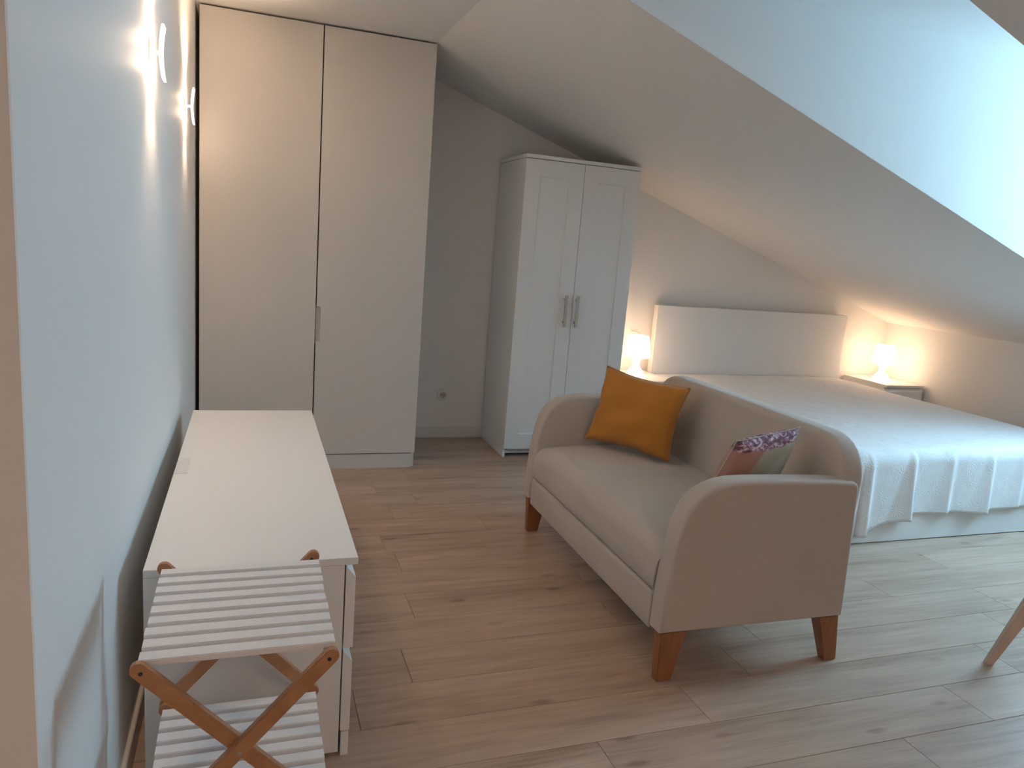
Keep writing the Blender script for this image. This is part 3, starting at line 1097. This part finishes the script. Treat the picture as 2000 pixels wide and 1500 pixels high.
def table_lamp(cx, cy, z, label):
    t = thing('table_lamp', label, 'lamp', (cx, cy, z), 'lit white bedside lamps')
    lathe('base', [(0.001, 0.0), (0.058, 0.0), (0.062, 0.004), (0.060, 0.020), (0.052, 0.038), (0.036, 0.056), (0.026, 0.074), (0.024, 0.092),
                   (0.028, 0.110), (0.040, 0.124), (0.056, 0.132), (0.058, 0.136), (0.001, 0.136)], (cx, cy, z), STEM, t)
    lathe('lamp_shade', [(0.001, 0.1365), (0.088, 0.1365), (0.0955, 0.139), (0.0965, 0.144), (0.0720, 0.282), (0.069, 0.288), (0.001, 0.290)], (cx, cy, z), SHADE, t)
    return t


tl = table_lamp(4.850, 4.620, NZ, 'glowing white lamp on the nightstand right of the bed')
tube('cord', [(4.85, 4.68, NZ + 0.004), (4.86, 4.74, NZ + 0.003), (4.90, 4.80, NZ + 0.003), (4.92, 4.845, NZ + 0.006)], 0.0025, PLASTIC, tl)
tl = table_lamp(2.585, 4.610, NZ, 'glowing white lamp on the nightstand left of the bed')
tube('cord', [(2.62, 4.66, NZ + 0.003), (2.66, 4.72, NZ + 0.006), (2.715, 4.78, NZ + 0.10), (2.74, 4.84, NZ + 0.20), (2.735, 4.865, NZ + 0.262),
              (2.70, 4.862, NZ + 0.285), (2.66, 4.862, NZ + 0.29)], 0.0025, PLASTIC, tl)


# ------------------------------------------------------------------ wall sconces
def sconce(y, z, label, power):
    t = thing('wall_sconce', label, 'lamp', (XW, y, z), 'lit curved wall lamps')
    box('wall_plate', XW, XW + 0.006, y - 0.03, y + 0.03, z - 0.03, z + 0.03, PLASTIC, t, bev=0.001)
    # concave curved glass, ends flaring away from the wall
    bm = bmesh.new()
    n = 16
    pts = []
    for i in range(n + 1):
        s = -1 + 2 * i / n
        pts.append((XW + 0.026 + 0.007 * s * s, z + s * 0.072))
    outer = [(x + 0.006, zz) for x, zz in reversed(pts)]
    add_prism(bm, pts + outer, 1, y - 0.03, y + 0.03, 0.0015, 2)
    link('curved_glass', bm, SCONCE, t, 40)
    box('lamp_holder', XW + 0.006, XW + 0.027, y - 0.005, y + 0.005, z - 0.004, z + 0.004, PLASTIC, t)
    for k in (-1, 0, 1):
        lamp('sconce_light', 'POINT', (XW + 0.020, y + (0.012 if k == 0 else 0), z + k * 0.032), power * 0.55, WARM, 0.010)
    for sg in (-1, 1):
        lamp('sconce_beam', 'SPOT', (XW + 0.040, y, z + sg * 0.078), power * (9.0 if sg > 0 else 1.3), WARM, 0.012,
             rot=(0 if sg < 0 else math.pi, math.radians(-4), 0), spot=120, blend=1.0)


sconce(2.42, 1.800, 'nearer of the two lit wall lamps on the left wall', 2.7)
sconce(3.57, 1.820, 'farther of the two lit wall lamps on the left wall, beside the tall wardrobe', 2.2)

# ------------------------------------------------------------------ dining table (only a leg shows at the right edge)
tb = thing('dining_table', 'table with a tapered splayed pale wooden leg, at the right edge', 'table', (3.20, 1.20, 0))
box('tabletop', 2.70, 3.70, 0.72, 1.66, 0.715, 0.740, WHITE, tb, bev=0.004, seg=2)


def splay_leg(fx, fy, tx, ty, zt):
    bm = bmesh.new()
    a, b2 = Vector((fx, fy, 0)), Vector((tx, ty, zt))
    dh = Vector((tx - fx, ty - fy, 0)).normalized()
    sd = Vector((-dh.y, dh.x, 0))
    r = []
    for (p, w, tk) in ((a, 0.013, 0.012), (a.lerp(b2, 0.5), 0.030, 0.013), (b2, 0.045, 0.014)):
        r.append([bm.verts.new(p + dh * sx * w + sd * sy * tk) for (sx, sy) in ((-1, -1), (1, -1), (1, 1), (-1, 1))])
    for k in range(2):
        for i in range(4):
            j = (i + 1) % 4
            bm.faces.new((r[k][i], r[k][j], r[k + 1][j], r[k + 1][i]))
    bm.faces.new(r[0])
    bm.faces.new(r[2])
    bmesh.ops.recalc_face_normals(bm, faces=bm.faces)
    bmesh.ops.bevel(bm, geom=list(bm.edges), offset=0.002, segments=2, affect='EDGES')
    link('leg', bm, PALEWOOD, tb, 30)


splay_leg(2.536, 1.722, 2.770, 1.590, 0.715)
splay_leg(2.536, 0.66, 2.770, 0.79, 0.715)
splay_leg(3.864, 1.722, 3.630, 1.590, 0.715)
splay_leg(3.864, 0.66, 3.630, 0.79, 0.715)

# glowing disc added behind the photographer as body of the fill light
cl = thing('added_fill_light', 'round glowing disc added on the rear ceiling for warm fill light', 'lamp', (0.7, -1.6, ZC))
lathe('fill_diffuser', [(0.001, -0.02), (0.34, -0.02), (0.35, -0.015), (0.35, 0.0), (0.001, 0.0)], (0.7, -1.6, ZC), FILL_DISC, cl)
